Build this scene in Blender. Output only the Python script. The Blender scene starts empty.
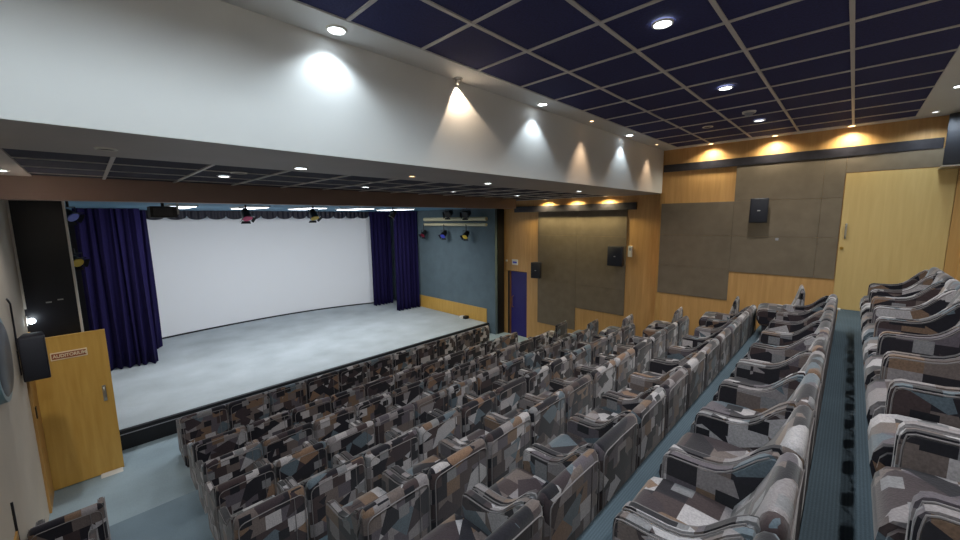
import bpy, bmesh, math, random
from mathutils import Vector, Matrix
random.seed(7)
C = bpy.context.scene.collection
S = bpy.context.scene

# ------------------------------------------------------------------ materials
def nodes(name):
    m = bpy.data.materials.new(name); m.use_nodes = True
    nt = m.node_tree; b = nt.nodes['Principled BSDF']
    return m, nt, b
def lin(c):
    return tuple((v/255/12.92 if v/255 <= .04045 else ((v/255+.055)/1.055)**2.4) for v in c) + (1,)
def plain(name, rgb, rough=.6, metal=0, noise=0.0, nscale=20, bump=0.0, spec=.5, sheen=0):
    m, nt, b = nodes(name); col = lin(rgb)
    b.inputs['Base Color'].default_value = col
    b.inputs['Roughness'].default_value = rough; b.inputs['Metallic'].default_value = metal
    b.inputs['Specular IOR Level'].default_value = spec
    if sheen: b.inputs['Sheen Weight'].default_value = sheen
    tc = nt.nodes.new('ShaderNodeTexCoord'); n = nt.nodes.new('ShaderNodeTexNoise')
    n.inputs['Scale'].default_value = nscale; n.inputs['Detail'].default_value = 4
    nt.links.new(tc.outputs['Object'], n.inputs['Vector'])
    if noise:
        r = nt.nodes.new('ShaderNodeValToRGB')
        r.color_ramp.elements[0].position = .3; r.color_ramp.elements[1].position = .7
        r.color_ramp.elements[0].color = tuple(v*(1-noise) for v in col[:3])+(1,)
        r.color_ramp.elements[1].color = tuple(min(1, v*(1+noise)) for v in col[:3])+(1,)
        nt.links.new(n.outputs['Fac'], r.inputs['Fac']); nt.links.new(r.outputs['Color'], b.inputs['Base Color'])
    if bump:
        bp = nt.nodes.new('ShaderNodeBump'); bp.inputs['Strength'].default_value = bump; bp.inputs['Distance'].default_value = .01
        nt.links.new(n.outputs['Fac'], bp.inputs['Height']); nt.links.new(bp.outputs['Normal'], b.inputs['Normal'])
    return m
def emit(name, rgb, strength):
    m, nt, b = nodes(name)
    b.inputs['Base Color'].default_value = (0.8, .8, .8, 1)
    b.inputs['Emission Color'].default_value = lin(rgb); b.inputs['Emission Strength'].default_value = strength
    return m
def wood(name, c1, c2, rough=.45, axis='Z'):
    m, nt, b = nodes(name)
    tc = nt.nodes.new('ShaderNodeTexCoord'); mp = nt.nodes.new('ShaderNodeMapping')
    sc = {'Z': (9, 9, .7), 'Y': (9, .7, 9), 'X': (.7, 9, 9)}[axis]
    mp.inputs['Scale'].default_value = sc
    n = nt.nodes.new('ShaderNodeTexNoise'); n.inputs['Scale'].default_value = 2.2; n.inputs['Detail'].default_value = 6; n.inputs['Distortion'].default_value = .6
    r = nt.nodes.new('ShaderNodeValToRGB')
    r.color_ramp.elements[0].position = .3; r.color_ramp.elements[1].position = .75
    r.color_ramp.elements[0].color = lin(c1); r.color_ramp.elements[1].color = lin(c2)
    L = nt.links
    L.new(tc.outputs['Object'], mp.inputs['Vector']); L.new(mp.outputs['Vector'], n.inputs['Vector'])
    L.new(n.outputs['Fac'], r.inputs['Fac']); L.new(r.outputs['Color'], b.inputs['Base Color'])
    b.inputs['Roughness'].default_value = rough
    return m
def fabric(name):
    m, nt, b = nodes(name); L = nt.links; N = nt.nodes.new
    tc = N('ShaderNodeTexCoord'); oi = N('ShaderNodeObjectInfo')
    off = N('ShaderNodeVectorMath'); off.operation = 'SCALE'; off.inputs[0].default_value = (37.1, 53.7, 71.3)
    L.new(oi.outputs['Random'], off.inputs['Scale'])
    add = N('ShaderNodeVectorMath'); add.operation = 'ADD'
    L.new(tc.outputs['Object'], add.inputs[0]); L.new(off.outputs['Vector'], add.inputs[1])
    def cells(scale, rotation):
        mp = N('ShaderNodeMapping'); mp.inputs['Rotation'].default_value = rotation; mp.inputs['Scale'].default_value = scale
        L.new(add.outputs['Vector'], mp.inputs['Vector'])
        sx = N('ShaderNodeSeparateXYZ'); L.new(mp.outputs['Vector'], sx.inputs['Vector'])
        fl = N('ShaderNodeMath'); fl.operation = 'FLOOR'; L.new(sx.outputs['Z'], fl.inputs[0])
        sh = N('ShaderNodeMath'); sh.operation = 'MULTIPLY_ADD'; sh.inputs[1].default_value = .37; L.new(fl.outputs[0], sh.inputs[0]); L.new(sx.outputs['X'], sh.inputs[2])
        cx = N('ShaderNodeCombineXYZ'); L.new(sh.outputs[0], cx.inputs['X']); L.new(sx.outputs['Y'], cx.inputs['Y']); L.new(sx.outputs['Z'], cx.inputs['Z'])
        f3 = N('ShaderNodeVectorMath'); f3.operation = 'FLOOR'; L.new(cx.outputs['Vector'], f3.inputs[0])
        wn = N('ShaderNodeTexWhiteNoise'); wn.noise_dimensions = '3D'; L.new(f3.outputs['Vector'], wn.inputs['Vector'])
        sp = N('ShaderNodeSeparateColor'); L.new(wn.outputs['Color'], sp.inputs['Color'])
        return sp
    def ramp(cols, src):
        r = N('ShaderNodeValToRGB'); r.color_ramp.interpolation = 'CONSTANT'; e = r.color_ramp.elements
        e[0].position = 0; e[0].color = lin(cols[0][1]); e[1].position = cols[1][0]; e[1].color = lin(cols[1][1])
        for p, c in cols[2:]:
            k = e.new(p); k.color = lin(c)
        L.new(src, r.inputs['Fac']); return r.outputs['Color']
    def over(base, top, fac_src, thr):
        g = N('ShaderNodeMath'); g.operation = 'GREATER_THAN'; g.inputs[1].default_value = thr; L.new(fac_src, g.inputs[0])
        m2 = N('ShaderNodeMix'); m2.data_type = 'RGBA'; L.new(g.outputs[0], m2.inputs['Factor']); L.new(base, m2.inputs['A']); L.new(top, m2.inputs['B'])
        return m2.outputs['Result']
    c1 = cells((8.5, 7.5, 9.5), (0, 0, 0)); c2 = cells((6.5, 6.0, 8.0), (.55, .35, .7)); c3 = cells((12, 11, 13), (0, 0, 0))
    k1 = ramp([(0, (120, 115, 118)), (.15, (94, 84, 82)), (.32, (26, 23, 31)), (.54, (56, 45, 47)), (.70, (78, 72, 80)), (.83, (158, 154, 157)), (.92, (104, 84, 70))], c1.outputs['Red'])
    k2 = ramp([(0, (24, 23, 32)), (.40, (150, 148, 152)), (.56, (78, 90, 100)), (.71, (114, 90, 74)), (.80, (50, 41, 46))], c2.outputs['Green'])
    base = over(k1, k2, c2.outputs['Red'], .62)
    k3 = ramp([(0, (20, 20, 28)), (.7, (110, 110, 114))], c3.outputs['Green'])
    res = over(base, k3, c3.outputs['Red'], .86)
    n = N('ShaderNodeTexNoise'); n.inputs['Scale'].default_value = 110; n.inputs['Detail'].default_value = 3
    L.new(tc.outputs['Object'], n.inputs['Vector'])
    mr = N('ShaderNodeMapRange'); mr.inputs['To Min'].default_value = .5; mr.inputs['To Max'].default_value = 1.5
    L.new(n.outputs['Fac'], mr.inputs['Value'])
    mu = N('ShaderNodeVectorMath'); mu.operation = 'SCALE'
    L.new(res, mu.inputs[0]); L.new(mr.outputs['Result'], mu.inputs['Scale'])
    L.new(mu.outputs['Vector'], b.inputs['Base Color'])
    bp = N('ShaderNodeBump'); bp.inputs['Strength'].default_value = .25; bp.inputs['Distance'].default_value = .004
    L.new(n.outputs['Fac'], bp.inputs['Height']); L.new(bp.outputs['Normal'], b.inputs['Normal'])
    b.inputs['Roughness'].default_value = .85; b.inputs['Sheen Weight'].default_value = .25; b.inputs['Specular IOR Level'].default_value = .2
    return m
def carpet(name, rgb, rib=0.0):
    m, nt, b = nodes(name); L = nt.links; N = nt.nodes.new; col = lin(rgb)
    tc = N('ShaderNodeTexCoord'); n = N('ShaderNodeTexNoise'); n.inputs['Scale'].default_value = 120; n.inputs['Detail'].default_value = 3
    n2 = N('ShaderNodeTexNoise'); n2.inputs['Scale'].default_value = 1.3; n2.inputs['Detail'].default_value = 3
    L.new(tc.outputs['Object'], n.inputs['Vector']); L.new(tc.outputs['Object'], n2.inputs['Vector'])
    a = N('ShaderNodeMath'); a.operation = 'MULTIPLY_ADD'; a.inputs[1].default_value = .5; L.new(n.outputs['Fac'], a.inputs[0]); L.new(n2.outputs['Fac'], a.inputs[2])
    r = N('ShaderNodeMapRange'); r.inputs['From Min'].default_value = .4; r.inputs['From Max'].default_value = 1.1
    r.inputs['To Min'].default_value = .78; r.inputs['To Max'].default_value = 1.22; L.new(a.outputs[0], r.inputs['Value'])
    src = r.outputs['Result']
    if rib:
        w = N('ShaderNodeTexWave'); w.wave_type = 'BANDS'; w.bands_direction = 'Y'; w.inputs['Scale'].default_value = 22; w.inputs['Distortion'].default_value = .4
        L.new(tc.outputs['Object'], w.inputs['Vector'])
        wr = N('ShaderNodeMapRange'); wr.inputs['To Min'].default_value = 1-rib; wr.inputs['To Max'].default_value = 1+rib; L.new(w.outputs['Fac'], wr.inputs['Value'])
        mm = N('ShaderNodeMath'); mm.operation = 'MULTIPLY'; L.new(src, mm.inputs[0]); L.new(wr.outputs['Result'], mm.inputs[1]); src = mm.outputs[0]
    s = N('ShaderNodeVectorMath'); s.operation = 'SCALE'; s.inputs[0].default_value = col[:3]
    L.new(src, s.inputs['Scale']); L.new(s.outputs['Vector'], b.inputs['Base Color'])
    bp = N('ShaderNodeBump'); bp.inputs['Strength'].default_value = .4; bp.inputs['Distance'].default_value = .005
    L.new(n.outputs['Fac'], bp.inputs['Height']); L.new(bp.outputs['Normal'], b.inputs['Normal'])
    b.inputs['Roughness'].default_value = .95; b.inputs['Specular IOR Level'].default_value = .15
    return m
M = dict(
    fabric=fabric('patchwork_fabric'), piping=plain('piping_cord', (112, 108, 110), .8, noise=.15),
    black=plain('black_paint', (16, 16, 20), .5), blackfab=plain('black_cloth', (20, 24, 34), .9),
    plinth=plain('dark_plinth', (30, 30, 38), .8),
    halflitcarpet=carpet('carpet_half_lit', (118, 136, 148), .05), fronttile=plain('dark_front_tile', (24, 26, 52), .9, noise=.2, nscale=60, bump=.3),  # step carpet: the tier carpet, lightened in colour for the lit left aisle
    carpet=carpet('blue_grey_carpet', (74, 88, 98), .12), stagecarpet=carpet('stage_carpet', (172, 180, 185)),
    litcarpet=carpet('carpet_lit', (150, 168, 178)),  # same carpet as the tiers, brighter front lighting put into its colour
    white=plain('white_paint', (205, 205, 205), .6, noise=.02, nscale=2, bump=.03),
    taupe=plain('taupe_paint', (168, 160, 156), .6, noise=.06, nscale=2), beam=plain('brown_beam_paint', (128, 106, 97), .5, noise=.06, nscale=2),
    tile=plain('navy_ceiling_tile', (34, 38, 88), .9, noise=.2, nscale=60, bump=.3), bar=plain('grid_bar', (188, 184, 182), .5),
    plaster=plain('beige_plaster', (200, 188, 172), .8, noise=.05, nscale=2, bump=.05),
    woodwall=wood('oak_wall_veneer', (188, 142, 84), (206, 160, 100)), wooddoor=wood('yellow_oak_door', (190, 146, 66), (206, 164, 84)),
    paledoor=wood('pale_oak_door', (196, 166, 106), (206, 178, 118)), woodframe=wood('oak_frame', (182, 136, 76), (198, 154, 90)),
    acoustic=plain('brown_acoustic_cloth', (112, 100, 84), .95, noise=.1, nscale=6, bump=.2),
    band=plain('dark_band', (40, 38, 44), .35, noise=.4, nscale=9),
    bluewall=plain('slate_blue_paint', (90, 106, 114), .8, noise=.08, nscale=4), blueceil=plain('stage_ceiling_blue', (98, 140, 168), .7, noise=.05, nscale=2),
    curtain=plain('navy_velvet', (23, 17, 60), .9, noise=.1, nscale=30, spec=.2), valance=plain('navy_valance_satin', (14, 14, 34), .6, noise=.2, nscale=14),
    screen=plain('matte_screen', (236, 238, 242), .9), purple=plain('blue_door_paint', (40, 31, 104), .5, noise=.06, nscale=5),
    metal=plain('brushed_metal', (190, 188, 184), .3, 1), greytrim=plain('grey_trim', (150, 150, 158), .4),
    plastic=plain('black_plastic', (22, 22, 30), .4), spk=plain('speaker_grille', (26, 28, 38), .7, noise=.4, nscale=300), whiteplastic=plain('white_plastic', (215, 212, 205), .5),
    pipe=plain('cream_pipe', (200, 192, 158), .5), darkwall=plain('dark_wall', (26, 27, 34), .4, spec=.4), teal=plain('teal_plastic', (120, 150, 160), .4),
    signbrown=plain('sign_brown', (150, 84, 52), .5), cream=plain('sign_cream', (232, 214, 180), .5),
    yellowg=plain('yellow_gel', (225, 190, 40), .3), pinkg=plain('pink_gel', (220, 30, 110), .3), blueg=plain('blue_gel', (70, 80, 200), .3), redg=plain('red_gel', (120, 30, 50), .3),
    brass=plain('brass', (190, 150, 70), .3, 1), copper=plain('copper_handle', (136, 92, 58), .4, .6),
    cool=emit('cool_lens', (235, 248, 255), 9), warm=emit('warm_lens', (255, 205, 150), 7), dimlens=emit('dim_lens', (235, 240, 245), 3), fluo=emit('fluorescent_diffuser', (235, 245, 255), 5),
)

# ------------------------------------------------------------------ helpers
def bm_box(bm, x0, x1, y0, y1, z0, z1):
    vs = [bm.verts.new((x, y, z)) for x in (x0, x1) for y in (y0, y1) for z in (z0, z1)]
    q = [(0, 1, 3, 2), (4, 6, 7, 5), (0, 4, 5, 1), (2, 3, 7, 6), (0, 2, 6, 4), (1, 5, 7, 3)]
    return [bm.faces.new([vs[i] for i in f]) for f in q]
def bevel(bm, w, seg=2):
    bmesh.ops.bevel(bm, geom=bm.edges[:], offset=w, segments=seg, affect='EDGES', profile=.5, clamp_overlap=True)
def prism(bm, prof, x0, x1, axis='X'):
    def P(t, a, b):
        return {'X': (t, a, b), 'Y': (a, t, b), 'Z': (a, b, t)}[axis]
    A = [bm.verts.new(P(x0, *p)) for p in prof]; B = [bm.verts.new(P(x1, *p)) for p in prof]
    n = len(prof); ca = bm.faces.new(A); cb = bm.faces.new(B[::-1])
    for i in range(n):
        bm.faces.new((A[i], B[i], B[(i+1) % n], A[(i+1) % n]))
    bmesh.ops.recalc_face_normals(bm, faces=bm.faces[:])
    return ca, cb
def cyl(bm, p0, p1, r0, r1=None, n=16):
    p0 = Vector(p0); p1 = Vector(p1); r1 = r0 if r1 is None else r1
    d = (p1-p0).normalized(); u = d.orthogonal().normalized(); v = d.cross(u)
    A = [bm.verts.new(p0+(u*math.cos(2*math.pi*i/n)+v*math.sin(2*math.pi*i/n))*r0) for i in range(n)]
    B = [bm.verts.new(p1+(u*math.cos(2*math.pi*i/n)+v*math.sin(2*math.pi*i/n))*r1) for i in range(n)]
    bm.faces.new(A[::-1]); bm.faces.new(B)
    for i in range(n):
        bm.faces.new((A[i], A[(i+1) % n], B[(i+1) % n], B[i]))
def tube(bm, pts, r, n=6):
    pts = [Vector(p) for p in pts]; rings = []
    for i, p in enumerate(pts):
        t = (pts[min(i+1, len(pts)-1)]-pts[max(i-1, 0)]).normalized()
        ref = Vector((1, 0, 0)) if abs(t.x) < .8 else Vector((0, 1, 0))
        u = t.cross(ref).normalized(); v = t.cross(u)
        rings.append([bm.verts.new(p+(u*math.cos(2*math.pi*k/n)+v*math.sin(2*math.pi*k/n))*r) for k in range(n)])
    for a, b in zip(rings, rings[1:]):
        for k in range(n):
            bm.faces.new((a[k], a[(k+1) % n], b[(k+1) % n], b[k]))
    bm.faces.new(rings[0][::-1]); bm.faces.new(rings[-1])
def obj(name, bm, mat, parent=None, smooth=True, angle=40):
    bmesh.ops.recalc_face_normals(bm, faces=bm.faces[:])
    me = bpy.data.meshes.new(name); bm.to_mesh(me); bm.free()
    for m in (mat if isinstance(mat, (list, tuple)) else [mat]): me.materials.append(m)
    if smooth:
        for p in me.polygons: p.use_smooth = True
        me.set_sharp_from_angle(angle=math.radians(angle))
    o = bpy.data.objects.new(name, me); C.objects.link(o)
    if parent: o.parent = parent
    return o
def box(name, mat, x0, x1, y0, y1, z0, z1, parent=None, bev=0):
    bm = bmesh.new(); bm_box(bm, x0, x1, y0, y1, z0, z1)
    if bev: bevel(bm, bev)
    return obj(name, bm, mat, parent, angle=20)
def thing(name, label, cat, loc=(0, 0, 0), group=None, rz=0):
    o = bpy.data.objects.new(name, None); C.objects.link(o); o.empty_display_size = .1
    o.location = loc; o.rotation_euler = (0, 0, rz); return tag(o, label, cat, group)
def tag(o, label, cat, group=None):
    o['label'] = label; o['category'] = cat
    if group: o['group'] = group
    return o
def struct(o): o['kind'] = 'structure'; return o
def sbox(name, mat, *a, **k): return struct(box(name, mat, *a, **k))
def dup(root, loc):
    r = root.copy(); C.objects.link(r); r.location = loc
    for ch in list(root.children):
        c = ch.copy(); C.objects.link(c); c.parent = r
        for g in ch.children:
            d = g.copy(); C.objects.link(d); d.parent = c
    return r
def lamp(name, kind, loc, energy, color, parent=None, direction=(0, 0, -1), **k):
    l = bpy.data.lights.new(name, kind); l.energy = energy; l.color = color
    for a, b in k.items(): setattr(l, a, b)
    o = bpy.data.objects.new(name, l); C.objects.link(o); o.location = loc
    o.rotation_euler = Vector(direction).to_track_quat('-Z', 'Y').to_euler()
    if parent: o.parent = parent
    return o

# ------------------------------------------------------------------ dimensions (camera at the origin)
XL, XU, XR = -.62, 7.95, 8.2          # left wall, right wall beside the rear rows, right wall beside the front rows
ZC, ZS, ZF, ZST = 1.273, .465, -3.27, -2.98   # rear ceiling, front ceiling, front floor, stage floor
YB = -1.35                            # rear wall
YST = 7.33                            # stage edge
tiers = [(YB, .055, -1.42), (.055, .918, -1.70), (.918, 1.79, -2.05), (1.79, 2.65, -2.35), (2.65, 3.51, -2.61)]
front_tiers = [(3.51, 4.37, -2.87), (4.37, 5.22, -3.09)]

# ------------------------------------------------------------------ shell
bm = bmesh.new()
for y0, y1, z in tiers:
    bm_box(bm, XL-.2, XR+.2, y0, y1, ZF-.3, z)
struct(obj('floor', bm, M['carpet']))
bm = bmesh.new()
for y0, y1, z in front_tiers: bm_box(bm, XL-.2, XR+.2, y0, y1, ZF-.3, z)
struct(obj('floor_steps', bm, M['halflitcarpet']))
sbox('floor_front', M['litcarpet'], XL-.2, XR+.2, 5.22, YST+.02, ZF-.3, ZF)
sbox('trim_15', M['woodframe'], XL, XL+.012, 3.9, 4.45, -2.61, -2.36)
sbox('trim_16', M['plastic'], XL, XL+.014, 4.45, 4.462, -2.87, -2.12)
# left wall with doorway to the open door
bm = bmesh.new()
bm_box(bm, XL-.2, XL, YB, 6.80, ZF-.3, ZC); bm_box(bm, XL-.2, XL, 7.08, 13.3, ZF-.3, ZC); bm_box(bm, XL-.2, XL, 6.80, 7.08, -1.30, ZC)
struct(obj('wall_left', bm, M['plaster']))
sbox('wall_lobby', M['black'], XL-.3, XL-.2, 6.7, 7.2, ZF-.3, -1)
bm = bmesh.new()
bm_box(bm, XL-.05, XL+.02, 6.28, 6.75, ZF, -1.30); bm_box(bm, XL-.05, XL+.02, 6.28, 7.08, -1.37, -1.30)
struct(obj('trim_2', bm, M['woodframe']))
# right wall: upper (rear) part and front part
sbox('wall_right_rear', M['woodwall'], XU, XU+.3, YB, 2.75, ZF-.3, ZC)
bm = bmesh.new()
bm_box(bm, XR, XR+.2, 2.74, 6.22, ZF-.3, .8); bm_box(bm, XR, XR+.2, 6.22, 6.9, -1.44, .8); bm_box(bm, XR, XR+.2, 6.9, 7.3, ZF-.3, .8)
struct(obj('wall_right_front', bm, M['woodwall']))
sbox('wall_corridor', M['black'], XR+.2, XR+.3, 6.1, 7.1, ZF-.3, -1.3)
sbox('trim_3', M['woodframe'], XU-.012, XU+.05, 2.66, 2.76, -2.6, .465)
sbox('wall_rear', M['plaster'], XL-.2, XU+.3, YB-.2, YB, -1.5, ZC)
# ceilings
tile_y0, tile_y1, tile_x1 = -.47, 2.45, 7.77
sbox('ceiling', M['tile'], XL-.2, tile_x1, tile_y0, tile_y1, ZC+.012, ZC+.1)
bm = bmesh.new()
bm_box(bm, XL-.2, XU+.3, tile_y1, 2.86, ZC, ZC+.1); bm_box(bm, tile_x1, XU+.3, tile_y0, tile_y1, ZC, ZC+.1); bm_box(bm, XL-.2, XU+.3, YB-.2, tile_y0, ZC, ZC+.1)
struct(obj('ceiling_border', bm, M['white']))
bm = bmesh.new()
w = .013
for j in range(4):
    y = 1.917-.6*j; bm_box(bm, XL, tile_x1, y-w, y+w, ZC+.002, ZC+.02)
for i in range(-4, 10):
    x = 1.914+.6*i; bm_box(bm, x-w, x+w, tile_y0, tile_y1, ZC+.003, ZC+.02)
struct(obj('trim_4', bm, M['bar']))
sbox('wall_fascia', M['white'], XL-.2, XU, 2.742, 2.752, ZS-.001, ZC)
bm = bmesh.new(); bm_box(bm, XL-.2, XR+.2, 2.752, 3.8, ZS, ZS+.1); bm_box(bm, XL-.2, -.32, 3.8, 5.85, ZS, ZS+.1)
struct(obj('ceiling_soffit', bm, M['taupe']))
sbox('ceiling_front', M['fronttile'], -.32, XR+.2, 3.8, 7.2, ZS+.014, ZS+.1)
bm = bmesh.new()
for i in range(0, 14):
    x = .19+.6*i; bm_box(bm, x-.012, x+.012, 3.8, 7.05, ZS+.002, ZS+.02)
for y in (4.35, 4.95, 5.55):
    bm_box(bm, -.32, XR, y-.004, y+.004, ZS+.006, ZS+.02)
struct(obj('trim_5', bm, M['bar']))
sbox('trim_6', M['beam'], XL, 7.27, 5.85, 6.1, .24, ZS+.02)
sbox('ceiling_stage', M['blueceil'], XL-.2, XR+.2, 7.05, 13.4, .30, .4)
# stage
sbox('floor_stage', M['stagecarpet'], XL-.2, XR, YST, 13.3, ZF-.3, ZST)
bm = bmesh.new(); bm_box(bm, XL, 7.85, YST-.02, YST+.05, ZST-.045, ZST+.004); bm_box(bm, XL, 7.85, YST-.012, YST, ZF, ZST-.06)
struct(obj('trim_7', bm, M['black']))
sbox('trim_8', M['greytrim'], XL, 7.85, YST-.016, YST, ZST-.062, ZST-.045)
sbox('wall_stage_back', M['darkwall'], XL-.2, XR+.2, 13.2, 13.4, ZF-.3, .4)
sbox('wall_stage_right', M['bluewall'], 7.85, XR, 7.06, 13.2, ZF-.3, .31)
sbox('baseboard_stage', M['wooddoor'], 7.835, 7.85, 7.39, 10.9, ZST, -2.57)
sbox('wall_stage_flank_right', M['black'], 7.94, XR, 7.03, 7.06, ZF-.3, .31)
sbox('wall_stage_flank_left', M['darkwall'], XL, -.17, 7.1, 7.2, ZF, .31)
sbox('trim_9', M['whiteplastic'], -.178, -.155, 7.085, 7.2, ZF, .31)
sbox('trim_10', M['whiteplastic'], XL, XL+.02, 7.08, 7.1, -1.02, .31)

# ------------------------------------------------------------------ doors
d = struct(thing('door_1', 'open yellow oak auditorium door at the foot of the left wall', 'door', (XL, 6.76, ZF)))
box('leaf', M['wooddoor'], .0, .655, 0, .045, .015, 1.925, d, .004)
h = bmesh.new(); bm_box(h, .555, .59, -.006, 0, .99, 1.2); bevel(h, .002); hp = obj('handle_plate', h, M['metal'], d)
h = bmesh.new(); tube(h, [(.572, -.006, 1.165), (.572, -.045, 1.165), (.572, -.05, 1.15), (.572, -.05, 1.04), (.572, -.045, 1.025), (.572, -.006, 1.025)], .009, 8); obj('handle', h, M['metal'], hp)
sg = box('sign', M['cream'], .165, .475, -.007, 0, 1.635, 1.73, d); sg['label'] = 'cream bordered brown sign'
box('sign_panel', M['signbrown'], .175, .465, -.010, -.006, 1.648, 1.717, sg)
cu = bpy.data.curves.new('sign_text', 'FONT'); cu.body = 'AUDITORIUM'; cu.size = .056; cu.align_x = 'CENTER'; cu.align_y = 'CENTER'; cu.extrude = .001; cu.offset = .0012
to = bpy.data.objects.new('sign_text_curve', cu); C.objects.link(to)
me = bpy.data.meshes.new_from_object(to.evaluated_get(bpy.context.evaluated_depsgraph_get())); bpy.data.objects.remove(to)
me.materials.append(M['cream']); tx = bpy.data.objects.new('lettering', me); C.objects.link(tx)
tx.parent = sg; tx.location = (.325, -.0115, 1.682); tx.rotation_euler = (math.pi/2, 0, 0); tx.scale = (.82, 1, 1)
for z in (.25, 1.0, 1.7):
    h = bmesh.new(); cyl(h, (-.004, -.008, z-.05), (-.004, -.008, z+.05), .009, n=10); obj('hinge', h, M['metal'], d)
tag(box('strike_plate', M['plastic'], XL+.02, XL+.028, 6.36, 6.42, -2.16, -2.03), 'small dark strike plate on wooden frame of open door', 'strike plate')
bm = bmesh.new(); prism(bm, [(6.68, ZF), (6.75, ZF), (6.75, ZF+.03), (6.70, ZF+.012)], -.19, .02)
tag(obj('door_wedge', bm, M['whiteplastic']), 'white wedge lying under corner of open auditorium door', 'door wedge')

d = struct(thing('door_2', 'pale oak door in right wall', 'door', (XU, .13, -1.42)))
box('leaf', M['paledoor'], -.03, .0, -1.045, 0, .0, 2.03, d, .004)
h = bmesh.new(); tube(h, [(-.03, -.06, 1.29), (-.065, -.06, 1.285), (-.075, -.06, 1.26), (-.075, -.06, 1.11), (-.065, -.06, 1.085), (-.03, -.06, 1.08)], .012, 8); obj('handle', h, M['metal'], d)
h = bmesh.new(); cyl(h, (-.03, -.035, .93), (-.045, -.035, .93), .022); cyl(h, (-.045, -.035, .93), (-.06, -.035, .93), .011); obj('lock', h, M['brass'], d)
sbox('trim_11', M['woodframe'], XU-.035, XU, -1.03, -.92, -1.42, .61)
sbox('trim_12', M['woodframe'], XU-.06, XU, -1.25, -1.03, -1.42, .61)
d = struct(thing('door_3', 'blue door in front right wall', 'door', (XR, 6.9, ZF)))
box('leaf', M['purple'], .02, .06, -.67, -.12, 0, 1.81, d)
box('frame', M['copper'], .0, .06, -.12, -.07, 0, 1.81, d)
box('jamb', M['black'], .01, .08, -.07, 0, 0, 1.81, d)
h = bmesh.new(); tube(h, [(.02, -.2, 1.12), (-.04, -.2, 1.11), (-.05, -.2, 1.06), (-.05, -.2, .86), (-.04, -.2, .81), (.02, -.2, .8)], .012, 8); obj('handle', h, M['copper'], d)

# ------------------------------------------------------------------ acoustic panels and dark bands
def panel(x, y0, y1, z0, z1, label):
    g = .0012
    bm = bmesh.new(); bm_box(bm, x-.021, x-.001, min(y0, y1)+g, max(y0, y1)-g, z0+g, z1-g); bevel(bm, .002, 1)
    tag(obj('acoustic_panel', bm, M['acoustic'], smooth=False), label, 'acoustic panel', 'acoustic wall panels')
a, b2, c, e = 2.73, 1.52, .38, -.92
panel(XU, b2, c, .262, .86, 'brown acoustic panel above the rear wall speaker, left of pale door top')
panel(XU, c, .14, .262, .86, 'narrow brown acoustic panel in top row beside pale oak door')
panel(XU, .14, e, .62, .86, 'low wide brown acoustic panel filling space above pale oak door')
panel(XU, a, b2, -.34, .262, 'brown acoustic panel just under the bright wood square near fascia end')
panel(XU, b2, c, -.34, .262, 'brown acoustic panel behind the rear wall speaker')
panel(XU, c, .14, -.34, .262, 'narrow brown acoustic panel in middle row beside pale door handle')
panel(XU, a, b2, -.94, -.34, 'brown acoustic panel in third row, nearer the stage, left of wood joint')
panel(XU, b2, c, -.975, -.34, 'brown acoustic panel below the rear wall speaker')
panel(XU, c, .14, -.975, -.34, 'narrow brown acoustic panel in bottom row beside pale oak door')
panel(XU, a, b2, -1.5, -.94, 'lowest brown acoustic panel on rear right wall near its front edge')
ya, yb, yc = 5.85, 4.73, 3.51
zz = [.18, -.42, -1.0, -1.6, -2.18, -2.75]
nm = ['topmost', 'second', 'third', 'fourth', 'fifth']
for i in range(5):
    panel(XR, ya, yb, zz[i+1], zz[i], 'brown acoustic panel in column nearer the stage on front right wall, %s from ceiling' % nm[i])
for i in range(4):
    panel(XR, yb, yc, zz[i+1], zz[i], 'brown acoustic panel in column nearer the rear seats on front right wall, %s from ceiling' % nm[i])
sbox('trim_13', M['band'], XU-.03, XU, -.76, 2.72, .86, .995)
sbox('trim_14', M['band'], XR-.08, XR, 3.32, 6.6, .17, .32)

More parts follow.
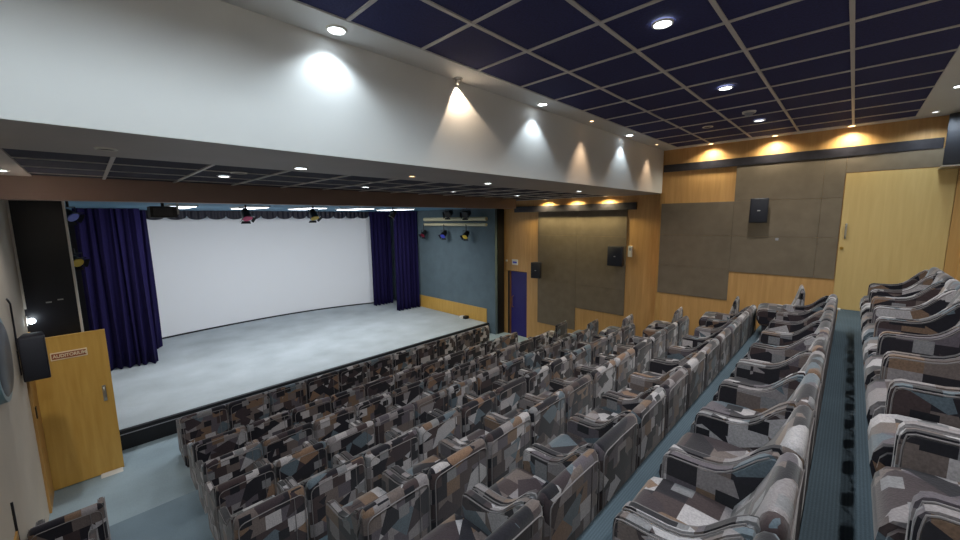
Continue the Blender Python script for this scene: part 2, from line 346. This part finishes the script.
# ------------------------------------------------------------------ armchairs
W = .545
armp = [(.07, .06), (.07, .69), (.085, .712), (.11, .706), (.15, .675), (.19, .632), (.225, .595), (.26, .568), (.30, .550), (.35, .542), (.49, .540), (.512, .532), (.526, .512), (.53, .48), (.53, .06)]
backp = [(.002, .05), (.002, .69), (.007, .718), (.022, .737), (.042, .742), (.062, .736), (.078, .716), (.105, .64), (.15, .53), (.215, .42), (.22, .30), (.12, .28), (.07, .05)]
seatp = [(.15, .25), (.15, .40), (.22, .415), (.36, .425), (.50, .42), (.555, .405), (.582, .37), (.588, .32), (.575, .27), (.55, .22), (.515, .19), (.2, .18)]
basep = [(.06, 0), (.06, .24), (.51, .24), (.48, 0)]
AT = .062
def chair_proto(arms=True):
    t = thing('armchair' if arms else 'upholstered_seat', '', 'armchair' if arms else 'seat')
    hw = W/2-.005
    # backrest: rounded upper corners, cross-section backp
    bm = bmesh.new()
    cols = []; r = .045
    xs = [-hw+r*(1-math.cos(q)) for q in (0, .4, .8, 1.2, 1.57)]+[0]+[hw-r*(1-math.cos(q)) for q in (1.57, 1.2, .8, .4, 0)]
    for x in xs:
        dx = max(0, abs(x)-(hw-r)); drop = r-math.sqrt(max(0, r*r-dx*dx))
        inner = abs(x) <= hw-r+1e-6
        cr = []
        for yy, zz in backp:
            if not arms: yy *= .6
            z2 = zz-drop if zz > .5 else zz
            y2 = yy+(.02*(dx/r)**2 if yy < .03 else (-.02*(dx/r)**2))
            cr.append(bm.verts.new((x, y2, z2)))
        cols.append(cr)
    for p, q in zip(cols, cols[1:]):
        for i in range(len(backp)):
            j = (i+1) % len(backp); bm.faces.new((p[i], q[i], q[j], p[j]))
    bm.faces.new(cols[0]); bm.faces.new(cols[-1][::-1])
    b = obj('backrest', bm, M['fabric'], t, angle=50)
    x = hw-.022; r = .045
    bm = bmesh.new()
    pts = [(-x, -.001, .06), (-x, -.001, .65)]+[(-x+r-r*math.cos(q), .0, .65+r*math.sin(q)) for q in (.5, 1.0)]+[(-x+r, .001, .695), (0, .001, .70), (x-r, .001, .695)]+[(x-r+r*math.sin(q), .0, .65+r*math.cos(q)) for q in (.55, 1.05)]+[(x, -.001, .65), (x, -.001, .06)]
    tube(bm, pts, .004, 5); tube(bm, [(hw-.105, -.001, .06), (hw-.105, .0, .695)], .003, 5); p = obj('piping', bm, M['piping'], b); p['label'] = 'light grey piping'
    for s in (-1, 1) if arms else ():
        bm = bmesh.new(); ca, cb = prism(bm, armp, s*(hw-AT), s*hw)
        bmesh.ops.bevel(bm, geom=list(ca.edges)+list(cb.edges), offset=.014, segments=2, affect='EDGES')
        ar = obj('armrest', bm, M['fabric'], t, angle=50)
        bm = bmesh.new()
        for xx in (s*(hw-.004), s*(hw-AT+.004)):
            tube(bm, [(xx, yy-(.010 if yy > .515 else 0), z-.008) for yy, z in armp[3:]], .0035, 5)
        pp = obj('piping', bm, M['piping'], ar); pp['label'] = 'light grey piping'
    bm = bmesh.new(); ca, cb = prism(bm, seatp if arms else [(yy*.85, zz) for yy, zz in seatp], -hw+(AT+.001 if arms else .0), hw-(AT+.001 if arms else 0))
    bmesh.ops.bevel(bm, geom=list(ca.edges)+list(cb.edges), offset=.02, segments=2, affect='EDGES')
    obj('seat_cushion', bm, M['fabric'], t, angle=50)
    bm = bmesh.new(); prism(bm, basep if arms else [(yy*.85, zz) for yy, zz in basep], -hw+.02, hw-.02); obj('base', bm, M['plinth'], t)
    return t
ordn = ['', 'last', 'second', 'third', 'fourth', 'fifth', 'sixth', 'seventh', 'eighth', 'ninth', 'tenth', 'eleventh', 'twelfth', 'thirteenth']
proto = chair_proto(); end_proto = chair_proto(False); used = False; end_used = False
def place(x, y, z, sx, label, group, rz=0, end=False):
    global used, end_used
    if end and not end_used: o = end_proto; o.location = (x, y, z); end_used = True
    elif not end and not used: o = proto; o.location = (x, y, z); used = True
    else: o = dup(end_proto if end else proto, (x, y, z))
    o.scale = (sx, 1, 1.14 if z > -1.5 else .978 if z < -2.5 else 1); o.rotation_euler = (0, 0, rz); o['label'] = label; o['group'] = group
def edges(first, start, pitch, n): return list(first)+[start+pitch*i for i in range(n+1)]
rows = {
    1: (6.09, ZF, edges([], .60, .543, 11)), 2: (5.24, ZF, edges([.60], 1.16, .545, 10)), 3: (4.375, -3.09, edges([.56], 1.10, .547, 10)),
    4: (3.515, -2.87, edges([.51, .97], 1.44, .53, 10)), 5: (2.655, -2.61, edges([.46, .92], 1.39, .535, 10)),
    6: (1.795, -2.35, edges([.43, .90], 1.38, .54, 10)), 7: (.92, -2.05, edges([.81], 1.38, .55, 10)), 8: (.058, -1.70, edges([], .85, .553, 10)), 9: (-.725, -1.42, edges([], .505, .545, 11)),
}
rown = {1: 'front row', 2: 'second row', 3: 'third row', 4: 'fourth row', 5: 'fifth row', 6: 'sixth row', 7: 'seventh row', 8: 'eighth row', 9: 'rearmost row behind the top aisle'}
vis_min = {6: 1.0, 7: 1.0, 8: .9, 9: .85}
for k, (y, z, ed) in rows.items():
    n = len(ed)-1
    for i in range(n):
        x0, x1 = ed[i], ed[i+1]
        if x1 < vis_min.get(k, 0): continue
        from_right = n-i
        lab = 'patchwork upholstered armchair, %s from the right end of the %s' % (ordn[from_right], rown[k])
        if from_right == 1: lab = 'patchwork upholstered armchair at the right end of the %s' % rown[k]
        place((x0+x1)/2, y, z, (x1-x0)/W, lab, 'armchairs in the %s' % rown[k].split(',')[0])
for k, x, dy in ((3, 7.38, .2), (4, 7.22, .2), (5, 7.12, .28), (6, 7.15, .26), (7, 7.2, .3), (8, 6.72, .34)):
    y, z, ed = rows[k]
    place(x, y+dy, z, 1.0, 'armless patchwork seat by the right wall, set forward of the %s end' % rown[k].split(',')[0], 'armless wall side seats', rz=.1, end=True)
for k, x in ((3, -.35), (4, -.39)):
    y, z, ed = rows[k]
    place(x, y, z, .80, 'single patchwork armchair against left wall across the aisle, %s' % ('nearer the stage' if k == 3 else 'nearer the camera'), 'single armchairs by the left wall')

# ------------------------------------------------------------------ stage furnishings
def curtain(name, x0, x1, y, z0, z1, fold, amp, label, slope=0, taper=0):
    n = int((x1-x0)/.012); bm = bmesh.new(); t = .012
    levels = 8; grid = []
    for side in (0, 1):
        g = []
        for l in range(levels+1):
            f = l/levels; z = z0+(z1-z0)*f; rowv = []
            for i in range(n+1):
                u = i/n; x = x0+(x1-x0)*u
                ph = 2*math.pi*(x-x0)/fold+.9*math.sin(u*9.1)+.35*math.sin(f*2+u*17)
                yy = y+slope*u+amp*math.sin(ph)*(1-.35*f)+.25*amp*math.sin(2.3*ph+1)
                xx = x+taper*(1-f)*(u-.5)+.012*math.sin(ph*.5+f*3)
                rowv.append(bm.verts.new((xx, yy+side*t, z+.012*math.sin(ph)*(1-f))))
            g.append(rowv)
        grid.append(g)
    for s in (0, 1):
        for l in range(levels):
            for i in range(n):
                q = [grid[s][l][i], grid[s][l][i+1], grid[s][l+1][i+1], grid[s][l+1][i]]
                bm.faces.new(q if s == 0 else q[::-1])
    A, B = grid
    for l in range(levels):
        for i in (0, n):
            bm.faces.new([A[l][i], B[l][i], B[l+1][i], A[l+1][i]])
    for i in range(n):
        for l in (0, levels): bm.faces.new([A[l][i], A[l][i+1], B[l][i+1], B[l][i]])
    return tag(obj(name, bm, M['curtain'], angle=80), label, 'curtain', 'stage curtains')
curtain('stage_curtain', -.15, .79, 10.62, ZST+.02, .29, .13, .05, 'wide navy velvet curtain drawn at the left of the stage', slope=-.18, taper=.04)
curtain('stage_curtain', .45, 1.0, 11.65, ZST+.02, .29, .13, .05, 'narrow navy velvet curtain behind the wide one at left edge of screen')
curtain('stage_curtain', 6.74, 7.55, 11.75, ZST+.02, .29, .13, .05, 'navy velvet curtain at right edge of screen, behind its neighbour')
curtain('stage_curtain', 6.86, 7.80, 10.5, ZST+.02, .29, .13, .05, 'navy velvet curtain nearest the slate blue stage wall')
# screen, a gently bowed sheet
sc = thing('projection_screen', 'huge bowed white projection screen at the back of the stage', 'projection screen', (0, 0, 0))
def scr_y(x): return 12.80-.045*(x-3.9)**2*(1.35 if x > 3.9 else .75)
bm = bmesh.new(); prof = []
xs = [.8+i*(7.1-.8)/40 for i in range(41)]
prof = [(x, scr_y(x)) for x in xs]+[(x, scr_y(x)+.03) for x in xs[::-1]]
prism(bm, prof, ZST+.035, .16, 'Z'); obj('screen_surface', bm, M['screen'], sc)
bm = bmesh.new(); prof = [(x, scr_y(x)-.012) for x in xs]+[(x, scr_y(x)+.032) for x in xs[::-1]]
prism(bm, prof, ZST, ZST+.04, 'Z'); obj('lower_rail', bm, M['black'], sc)
# scalloped valance
bm = bmesh.new(); pts = []; x0, x1 = .95, 6.95; sw = .42
n = 200
low = []
for i in range(n+1):
    x = x0+(x1-x0)*i/n; u = ((x-x0)/sw) % 1
    low.append((x, .165-.10*math.sqrt(max(0, 1-(2*u-1)**2))))
A = [[], []]; B = [[], []]
for s in (0, 1):
    for i, (x, zl) in enumerate(low):
        yy = 11.98+.02*math.sin(x*2*math.pi/.14)+s*.012
        A[s].append(bm.verts.new((x, yy, zl))); B[s].append(bm.verts.new((x, yy, .295)))
for i in range(n):
    bm.faces.new((A[0][i], A[0][i+1], B[0][i+1], B[0][i])); bm.faces.new((A[1][i+1], A[1][i], B[1][i], B[1][i+1]))
    bm.faces.new((A[0][i+1], A[0][i], A[1][i], A[1][i+1]))
v = tag(obj('valance', bm, M['valance'], angle=80), 'dark blue scalloped valance hanging along the top of the screen', 'valance')
# fluorescent panels over the stage
for i, x in enumerate((1.2, 2.35, 3.5, 4.65, 5.8)):
    t = thing('fluorescent_light', '%s bright ceiling light panel over the stage counted from the left' % ['first', 'second', 'third', 'fourth', 'fifth'][i], 'ceiling light', (x, 8.8, .30), 'ceiling light panels over the stage')
    box('frame', M['whiteplastic'], -.2, .2, -.62, .62, -.03, 0, t)
    box('diffuser', M['fluo'], -.18, .18, -.6, .6, -.036, -.03, t)
    lamp('fluorescent_lamp', 'AREA', (0, 0, -.045), 36, (.98, .99, 1), t, (0, .5, -1), shape='RECTANGLE', size=.36, size_y=1.2)
# spotlights
def spotlight(name, label, loc, r, ln, direction, gel, drop, group, plate=True):
    t = thing(name, label, 'stage light', loc, group)
    d = Vector(direction).normalized()
    bm = bmesh.new(); cyl(bm, -d*ln*.5, d*ln*.5, r*.8, r, 18); cyl(bm, -d*ln*.75, -d*ln*.5, r*.45, r*.8, 18); obj('housing', bm, M['black'], t)
    bm = bmesh.new(); cyl(bm, d*ln*.5, d*(ln*.5+.012), r*.92, n=18); g = obj('gel_filter', bm, gel, t)
    bm = bmesh.new()
    side = d.cross(Vector((0, 0, 1))).normalized()*(r+.02)
    tube(bm, [-side, -side+Vector((0, 0, r+.03)), side+Vector((0, 0, r+.03)), side], .009, 6)
    obj('yoke', bm, M['plastic'], t)
    bm = bmesh.new(); cyl(bm, (0, 0, r+.03), (0, 0, drop), .014, n=10); obj('hanger', bm, M['plastic'], t)
    side2 = d.cross(Vector((0, 0, 1))).normalized(); up = side2.cross(d)
    bm = bmesh.new()
    for sgn, ax, bx in ((1, up, side2), (-1, up, side2), (1, side2, up), (-1, side2, up)):
        c0 = d*(ln*.5+.012)+ax*sgn*r*.9; c1 = c0+d*.03+ax*sgn*.04
        for th in (0,):
            vs = [bm.verts.new(c0+bx*r*.8), bm.verts.new(c0-bx*r*.8), bm.verts.new(c1-bx*r), bm.verts.new(c1+bx*r)]
            f = bm.faces.new(vs)
    bmesh.ops.solidify(bm, geom=bm.faces[:], thickness=.004); obj('barn_doors', bm, M['plastic'], t)
    return t
G = 'spotlights around the stage'
spotlight('stage_spotlight', 'black hanging spotlight with pink gel, leftmost in front of the valance', (2.05, 7.9, .125), .088, .15, (.1, -.6, -1), M['pinkg'], .175, G)
spotlight('stage_spotlight', 'black hanging spotlight with pale yellow gel over the middle of the screen', (3.26, 7.9, .125), .088, .15, (.1, -.55, -1), M['yellowg'], .175, G)
spotlight('stage_spotlight', 'black hanging spotlight at the upper right corner of the screen', (5.15, 7.9, .14), .07, .14, (-.5, .4, -1), M['whiteplastic'], .16, G)
spotlight('wall_spotlight', 'stage spotlight with yellow gel under the pipes, nearest the audience', (7.62, 7.97, -.44), .085, .17, (-.8, -.2, -.75), M['yellowg'], .30, G)
spotlight('wall_spotlight', 'stage spotlight with blue gel under the pipes, middle one of three', (7.62, 8.95, -.44), .085, .17, (-.8, -.2, -.75), M['blueg'], .30, G)
spotlight('wall_spotlight', 'stage spotlight with dark red gel under the pipes, beside the curtain', (7.62, 9.95, -.44), .08, .17, (-.8, -.2, -.75), M['redg'], .30, G)
spotlight('ceiling_spotlight', 'large black spotlight above the pipes, farther from the audience', (7.5, 8.55, .17), .10, .22, (-.9, -.3, -.3), M['black'], .13, G)
spotlight('ceiling_spotlight', 'large black spotlight above the pipes, nearer the audience', (7.45, 7.75, .15), .10, .22, (-.9, -.3, -.3), M['black'], .15, G)
spotlight('flank_spotlight', 'yellow and magenta gelled spotlight fixed to the edge of the dark left flank', (-.15, 7.45, -.49), .065, .12, (.5, -.8, -.5), M['yellowg'], .16, G)
spotlight('flank_spotlight', 'spotlight with violet rim high beside the dark left flank', (-.14, 7.5, .12), .07, .12, (.6, -.6, -.6), M['blueg'], .23, G)
for z, lab in ((.01, 'upper of two cream pipes along the slate blue stage wall'), (-.15, 'lower of two cream pipes along the slate blue stage wall')):
    t = thing('lighting_pipe', lab, 'pipe', (7.66, 8.8, z), 'cream lighting pipes')
    bm = bmesh.new(); cyl(bm, (0, -1.6, 0), (0, 1.15, 0), .055 if z > -.05 else .044, n=20); obj('tube', bm, M['pipe'], t)
    for yy in (-1.3, 0, 1.0):
        box('bracket', M['plastic'], .03, .19, yy-.02, yy+.02, -.02, .02, t)
# boxed unit hanging from the stage ceiling
t = thing('hanging_equipment_box', 'black framed box hanging from stage ceiling above left curtain edge', 'equipment box', (.86, 7.5, .075))
box('housing', M['black'], -.17, .15, 0, .35, .0, .17, t, .006)
box('front_frame', M['band'], -.13, .09, -.012, 0, .03, .14, t)
box('side_bracket', M['whiteplastic'], .152, .175, .0, .05, .05, .225, t)
bm = bmesh.new(); cyl(bm, (0, .17, .17), (0, .17, .225), .02); obj('hanger', bm, M['plastic'], t)
# floor lamp by the blue wall
t = thing('floor_uplight', 'small black and white floor lamp on stage against wooden skirting', 'stage light', (7.74, 8.2, ZST))
box('body', M['whiteplastic'], -.09, .06, .02, .16, 0, .07, t, .008); box('head', M['plastic'], -.07, .07, -.1, .02, .0, .09, t, .012)
# small fixture marks on dark flank
tag(box('flank_sign_plate', M['metal'], -.44, -.39, 7.095, 7.1, -.975, -.96), 'left one of two small shiny plates on the dark left flank', 'plate', 'shiny plates on the dark flank')
tag(box('flank_sign_plate', M['metal'], -.34, -.29, 7.095, 7.1, -.955, -.94), 'right one of two small shiny plates on the dark left flank', 'plate', 'shiny plates on the dark flank')
# stage ceiling lamp by the curtain
def downlight(x, y, z, r, lens, label, lampcfg=None, direction=(0, 0, -1), group='ceiling downlights', trim='whiteplastic'):
    t = thing('downlight', label, 'downlight', (x, y, z), group)
    bm = bmesh.new(); n = 24
    A = [[bm.verts.new((rr*math.cos(2*math.pi*i/n), rr*math.sin(2*math.pi*i/n), zz)) for i in range(n)] for rr, zz in ((r*1.25, 0), (r*1.22, -.008), (r*1.0, -.010), (r*.97, -.003))]
    for p, q in zip(A, A[1:]):
        for i in range(n): bm.faces.new((p[i], p[(i+1) % n], q[(i+1) % n], q[i]))
    obj('trim_ring', bm, M[trim], t)
    bm = bmesh.new(); cyl(bm, (0, 0, -.002), (0, 0, -.005), r*.98, n=24); obj('lens', bm, M[lens], t)
    if lampcfg:
        e, col, ang, bl = lampcfg
        lamp('downlight_lamp', 'SPOT', (0, 0, -.02), e, col, t, direction, spot_size=math.radians(ang), spot_blend=bl, shadow_soft_size=.04)
    return t
CO = (.80, .93, 1.0); WA = (1, .68, .42); YE = (1, .93, .74); NE = (1, .97, .93)
# rear ceiling
downlight(2.81, 1.02, ZC+.004, .055, 'cool', 'brightest round downlight in the dark tile ceiling, nearest the top of the photo', (72, NE, 150, .6))
downlight(4.60, 1.03, ZC+.004, .055, 'cool', 'round downlight in the dark tile ceiling, second of the tile row', (72, NE, 150, .6))
downlight(6.45, 1.02, ZC+.004, .055, 'dimlens', 'round downlight in the dark tile ceiling beside the smoke detector', (56, NE, 150, .6))
for xx in (-.2, 1.0):  # added out of view to brighten the fascia
    downlight(xx, 1.02, ZC+.004, .055, 'cool', 'added unseen downlight in the dark tile ceiling above the left aisle' if xx < 0 else 'added unseen downlight in the dark tile ceiling above the camera side', (60, CO, 174, .3))
for xx in (.84, 2.64, 4.44):  # added out of view to light the top aisle and rear seats
    downlight(xx, -.53, ZC, .05, 'cool', 'added unseen downlight in white ceiling border over the rearmost row, %s from the left wall' % {.84: 'first', 2.64: 'second', 4.44: 'third'}[xx], (44, NE, 140, .5))
# border along the fascia
downlight(1.31, 2.60, ZC, .055, 'cool', 'large round downlight in white border, first above the fascia from the left', (15, CO, 125, .6))
downlight(3.71, 2.61, ZC, .05, 'cool', 'cool white downlight in border above the middle of the fascia', (15, CO, 96, .4))
downlight(6.04, 2.61, ZC, .05, 'cool', 'cool white downlight in border nearest the right end of the fascia', (14, CO, 88, .4))
downlight(4.80, 2.59, ZC, .025, 'warm', 'small warm downlight in border between two cool ones over the fascia', (26, WA, 66, .7))
downlight(7.13, 2.59, ZC, .025, 'warm', 'small warm downlight in border at the far right corner of the fascia', (20, WA, 70, .7))
t = thing('eyeball_spotlight', 'small warm eyeball spotlight where the fascia meets the ceiling border', 'spotlight', (2.50, 2.69, ZC), 'ceiling downlights')
bm = bmesh.new(); cyl(bm, (0, 0, 0), (0, 0, -.02), .045, .04, 20); obj('bezel', bm, M['metal'], t)
bm = bmesh.new(); bmesh.ops.create_uvsphere(bm, u_segments=16, v_segments=10, radius=.03, matrix=Matrix.Translation((0, 0, -.025))); obj('ball', bm, M['metal'], t)
lamp('eyeball_lamp', 'SPOT', (0.02, .02, -.057), 32, (1, .78, .55), t, (.25, .12, -1), spot_size=math.radians(88), spot_blend=.12, shadow_soft_size=.02)
# border along the right wall
downlight(7.81, 1.91, ZC, .04, 'warm', 'warm downlight above right wall, nearest the fascia corner', (32, YE, 145, .8))
downlight(7.81, 1.01, ZC, .04, 'warm', 'warm downlight above right wall, middle of three', (34, YE, 145, .8))
downlight(7.81, .13, ZC, .04, 'warm', 'warm downlight above right wall over the pale door edge', (34, YE, 145, .8))
downlight(6.24, -.66, ZC, .05, 'cool', 'bright downlight in white ceiling border at the right edge of the photo', (36, CO, 150, .6))
downlight(7.55, -.62, ZC, .03, 'dimlens', 'small downlight in white ceiling border beside the corner speaker', (20, CO, 150, .6))
# soffit and front tile ceiling
downlight(1.37, 3.52, ZS, .05, 'cool', 'bright downlight in taupe soffit, left of the warm spotlight glow', (12, NE, 120, .6))
downlight(.14, 3.40, ZS, .045, 'black', 'unlit dark downlight in taupe soffit at far left')
downlight(2.47, 3.40, ZS, .03, 'warm', 'small orange glowing downlight in the middle of taupe soffit', (3, (1, .45, .2), 150, .6))
downlight(3.70, 3.45, ZS, .045, 'cool', 'downlight in taupe soffit right of the orange one', (12, NE, 120, .6))
downlight(6.01, 3.45, ZS, .045, 'cool', 'downlight in taupe soffit nearest the right wall', (12, NE, 120, .6))
zt = ZS+.012
downlight(1.06, 4.75, zt, .05, 'cool', 'downlight in front tile ceiling, leftmost white one', (12, NE, 120, .6))
downlight(1.10, 4.35, zt, .06, 'black', 'dark unlit round fitting in front tile ceiling beside leftmost white downlight')
downlight(2.85, 5.05, zt, .05, 'cool', 'downlight in front tile ceiling left of the orange glow', (12, NE, 120, .6))
downlight(4.45, 4.95, zt, .05, 'dimlens', 'faint downlight in front tile ceiling right of the orange glow', (12, NE, 120, .6))
downlight(6.25, 5.00, zt, .05, 'cool', 'bright downlight in front tile ceiling near the dark wall band', (12, NE, 120, .6))
downlight(-.47, 5.30, ZS, .05, 'cool', 'downlight in ceiling at far left above the left wall', (70, NE, 120, .7))
for i, y in enumerate((5.55, 4.75, 3.95)):
    downlight(8.03, y, zt, .045, 'warm', ['yellow downlight above front right wall nearest the stage', 'yellow downlight above front right wall, middle of three', 'yellow downlight above front right wall nearest the fascia'][i], (60, (1, .84, .45), 150, .6))
downlight(6.55, 9.8, .30, .03, 'warm', 'small glowing orange lamp in stage ceiling above right curtains', (5, WA, 120, .6))
t = thing('smoke_detector', 'round white smoke detector in the dark tile ceiling', 'smoke detector', (5.87, 1.04, ZC+.012))
bm = bmesh.new(); cyl(bm, (0, 0, 0), (0, 0, -.02), .075, .07, 24); obj('mount', bm, M['whiteplastic'], t)
bm = bmesh.new(); cyl(bm, (0, 0, -.02), (0, 0, -.05), .055, .035, 24); obj('sensor_cap', bm, M['greytrim'], t)
downlight(6.36, 1.61, ZC+.004, .055, 'black', 'unlit dark round fitting in the dark tile ceiling near the fascia corner')

# ------------------------------------------------------------------ loudspeakers and wall fittings
def speaker(label, loc, w, h, dp, rz, tilt=0, logo=True, brk=.12):
    """front faces local -Y"""
    t = thing('loudspeaker', label, 'loudspeaker', loc, 'wall loudspeakers', rz)
    bm = bmesh.new(); prism(bm, [(-w/2, 0), (w/2, 0), (w*.36, dp), (-w*.36, dp)], 0, h, 'Z'); bevel(bm, .012)
    cab = obj('cabinet', bm, M['plastic'], t)
    bm = bmesh.new(); bm_box(bm, -w/2+.015, w/2-.015, -.012, .002, .015, h-.015); bevel(bm, .006); gr = obj('grille', bm, M['spk'], t)
    if logo: box('badge', M['metal'], -.02, .02, -.014, -.011, h*.48, h*.52, gr)
    bm = bmesh.new(); bm_box(bm, -.03, .03, dp, dp+.02, h*.25, h*.75); bm_box(bm, -.015, .015, dp, dp+brk, h*.45, h*.55); obj('bracket', bm, M['plastic'], t)
    return t
speaker('black loudspeaker on rear right wall among brown acoustic panels', (XU-.28, 1.12, -.11), .25, .40, .17, -math.pi/2+.12, brk=.085)
speaker('black loudspeaker on front right wall beside the blue door', (XR-.3, 5.72, -1.52), .27, .41, .18, -math.pi/2+.25, brk=.09)
speaker('black loudspeaker on front right wall near the rear edge of its panels', (XR-.24, 3.66, -1.05), .36, .43, .18, -math.pi/2-.05, brk=.035)
speaker('large black loudspeaker in the top right corner by the ceiling', (XU-.36, -.95, .62), .46, .63, .28, -math.pi/2-.5, False, brk=.08)
tag(box('speaker_shelf', M['metal'], XU-.42, XU, -1.2, -.74, .585, .605), 'thin metal shelf under the large corner loudspeaker', 'shelf')
t = speaker('black loudspeaker on left wall in front of the open auditorium door', (-.505, 5.9, -1.60), .19, .465, .24, .0, False, .0)
bm = bmesh.new(); tube(bm, [(-.06, .12, .12), (-.11, .12, .12)], .012, 8); tube(bm, [(-.06, .12, .26), (-.11, .12, .26)], .012, 8); bm_box(bm, -.129, -.105, .09, .15, .06, .32); obj('wall_bracket', bm, M['plastic'], t)
bm = bmesh.new(); tube(bm, [(XL+.012, 5.85, -.72), (XL+.02, 5.93, -.78), (XL+.012, 6.0, -1.0), (XL+.012, 5.98, -1.27)], .008, 6)
tag(obj('speaker_cable', bm, M['plastic']), 'thin black cable running down left wall to the loudspeaker', 'cable')
t = thing('wall_fixture', 'dark round fixture with pale teal rim at the left edge of the photo', 'wall fixture', (XL, 4.78, -1.06))
bm = bmesh.new(); cyl(bm, (0, 0, 0), (.055, 0, 0), .36, .35, 40); obj('rim', bm, M['teal'], t)
bm = bmesh.new(); cyl(bm, (.055, 0, 0), (.07, 0, 0), .31, .28, 40); obj('face', bm, M['plastic'], t)
t = thing('wall_glow', 'small glowing ball on left wall above the loudspeaker', 'wall lamp', (XL, 7.0, -1.16))
box('back_plate', M['whiteplastic'], 0, .015, -.05, .05, -.05, .06, t); 
bm = bmesh.new(); bmesh.ops.create_uvsphere(bm, u_segments=14, v_segments=10, radius=.035, matrix=Matrix.Translation((.05, 0, 0))); obj('glow_ball', bm, M['cool'], t)  # glowing ball on a white back plate
t = thing('thermostat', 'white wall control box right of the front right wall loudspeaker', 'control box', (XR, 3.42, -.73))
box('case', M['whiteplastic'], -.03, 0, -.045, .045, -.12, .12, t, .006); box('display', M['greytrim'], -.033, -.03, -.025, .025, .02, .08, t)
t = thing('notice', 'small white notice above the blue door', 'sign', (XR, 6.63, -1.19))
box('plate', M['whiteplastic'], -.012, 0, -.1, .1, -.075, .075, t); box('print', M['blueg'], -.014, -.012, -.07, .07, -.03, .02, t)
tag(box('wall_button', M['whiteplastic'], XR-.015, XR, 6.9, 6.96, -1.19, -1.14), 'tiny white wall button left of the notice', 'switch')
tag(box('wall_socket', M['greytrim'], XU-.03, XU-.02, .86, .9, -.4, -.36), 'tiny grey fitting on brown panel below the rear speaker', 'socket')
tag(box('door_stop', M['whiteplastic'], XU-.14, XU-.10, .03, .08, -1.42, -1.395), 'small white door stop on the carpet by pale oak door', 'door stop')

# ------------------------------------------------------------------ world, camera, colour
wd = bpy.data.worlds.new('World'); S.world = wd; wd.use_nodes = True
wd.node_tree.nodes['Background'].inputs['Color'].default_value = (.02, .022, .025, 1)
yaw, pitch, roll, f = math.radians(44.267), math.radians(-7.595), math.radians(-.621), 381.02
cy, sy, cp, sp = math.cos(yaw), math.sin(yaw), math.cos(pitch), math.sin(pitch)
F = Vector((cy*cp, sy*cp, sp)); R = Vector((sy, -cy, 0)); U = R.cross(F)
cr, sr = math.cos(roll), math.sin(roll)
R2 = cr*R+sr*U; U2 = -sr*R+cr*U
cam = bpy.data.cameras.new('camera'); co = bpy.data.objects.new('camera', cam); C.objects.link(co)
mat = Matrix(((R2.x, U2.x, -F.x, 0), (R2.y, U2.y, -F.y, 0), (R2.z, U2.z, -F.z, 0), (0, 0, 0, 1)))
co.matrix_world = mat; cam.sensor_fit = 'HORIZONTAL'; cam.sensor_width = 36; cam.lens = f/960*36; cam.clip_start = .02
S.camera = co
S.view_settings.view_transform = 'Standard'; S.view_settings.look = 'None'; S.view_settings.gamma = 1; S.view_settings.use_curve_mapping = False
S.view_settings.exposure = 0.45
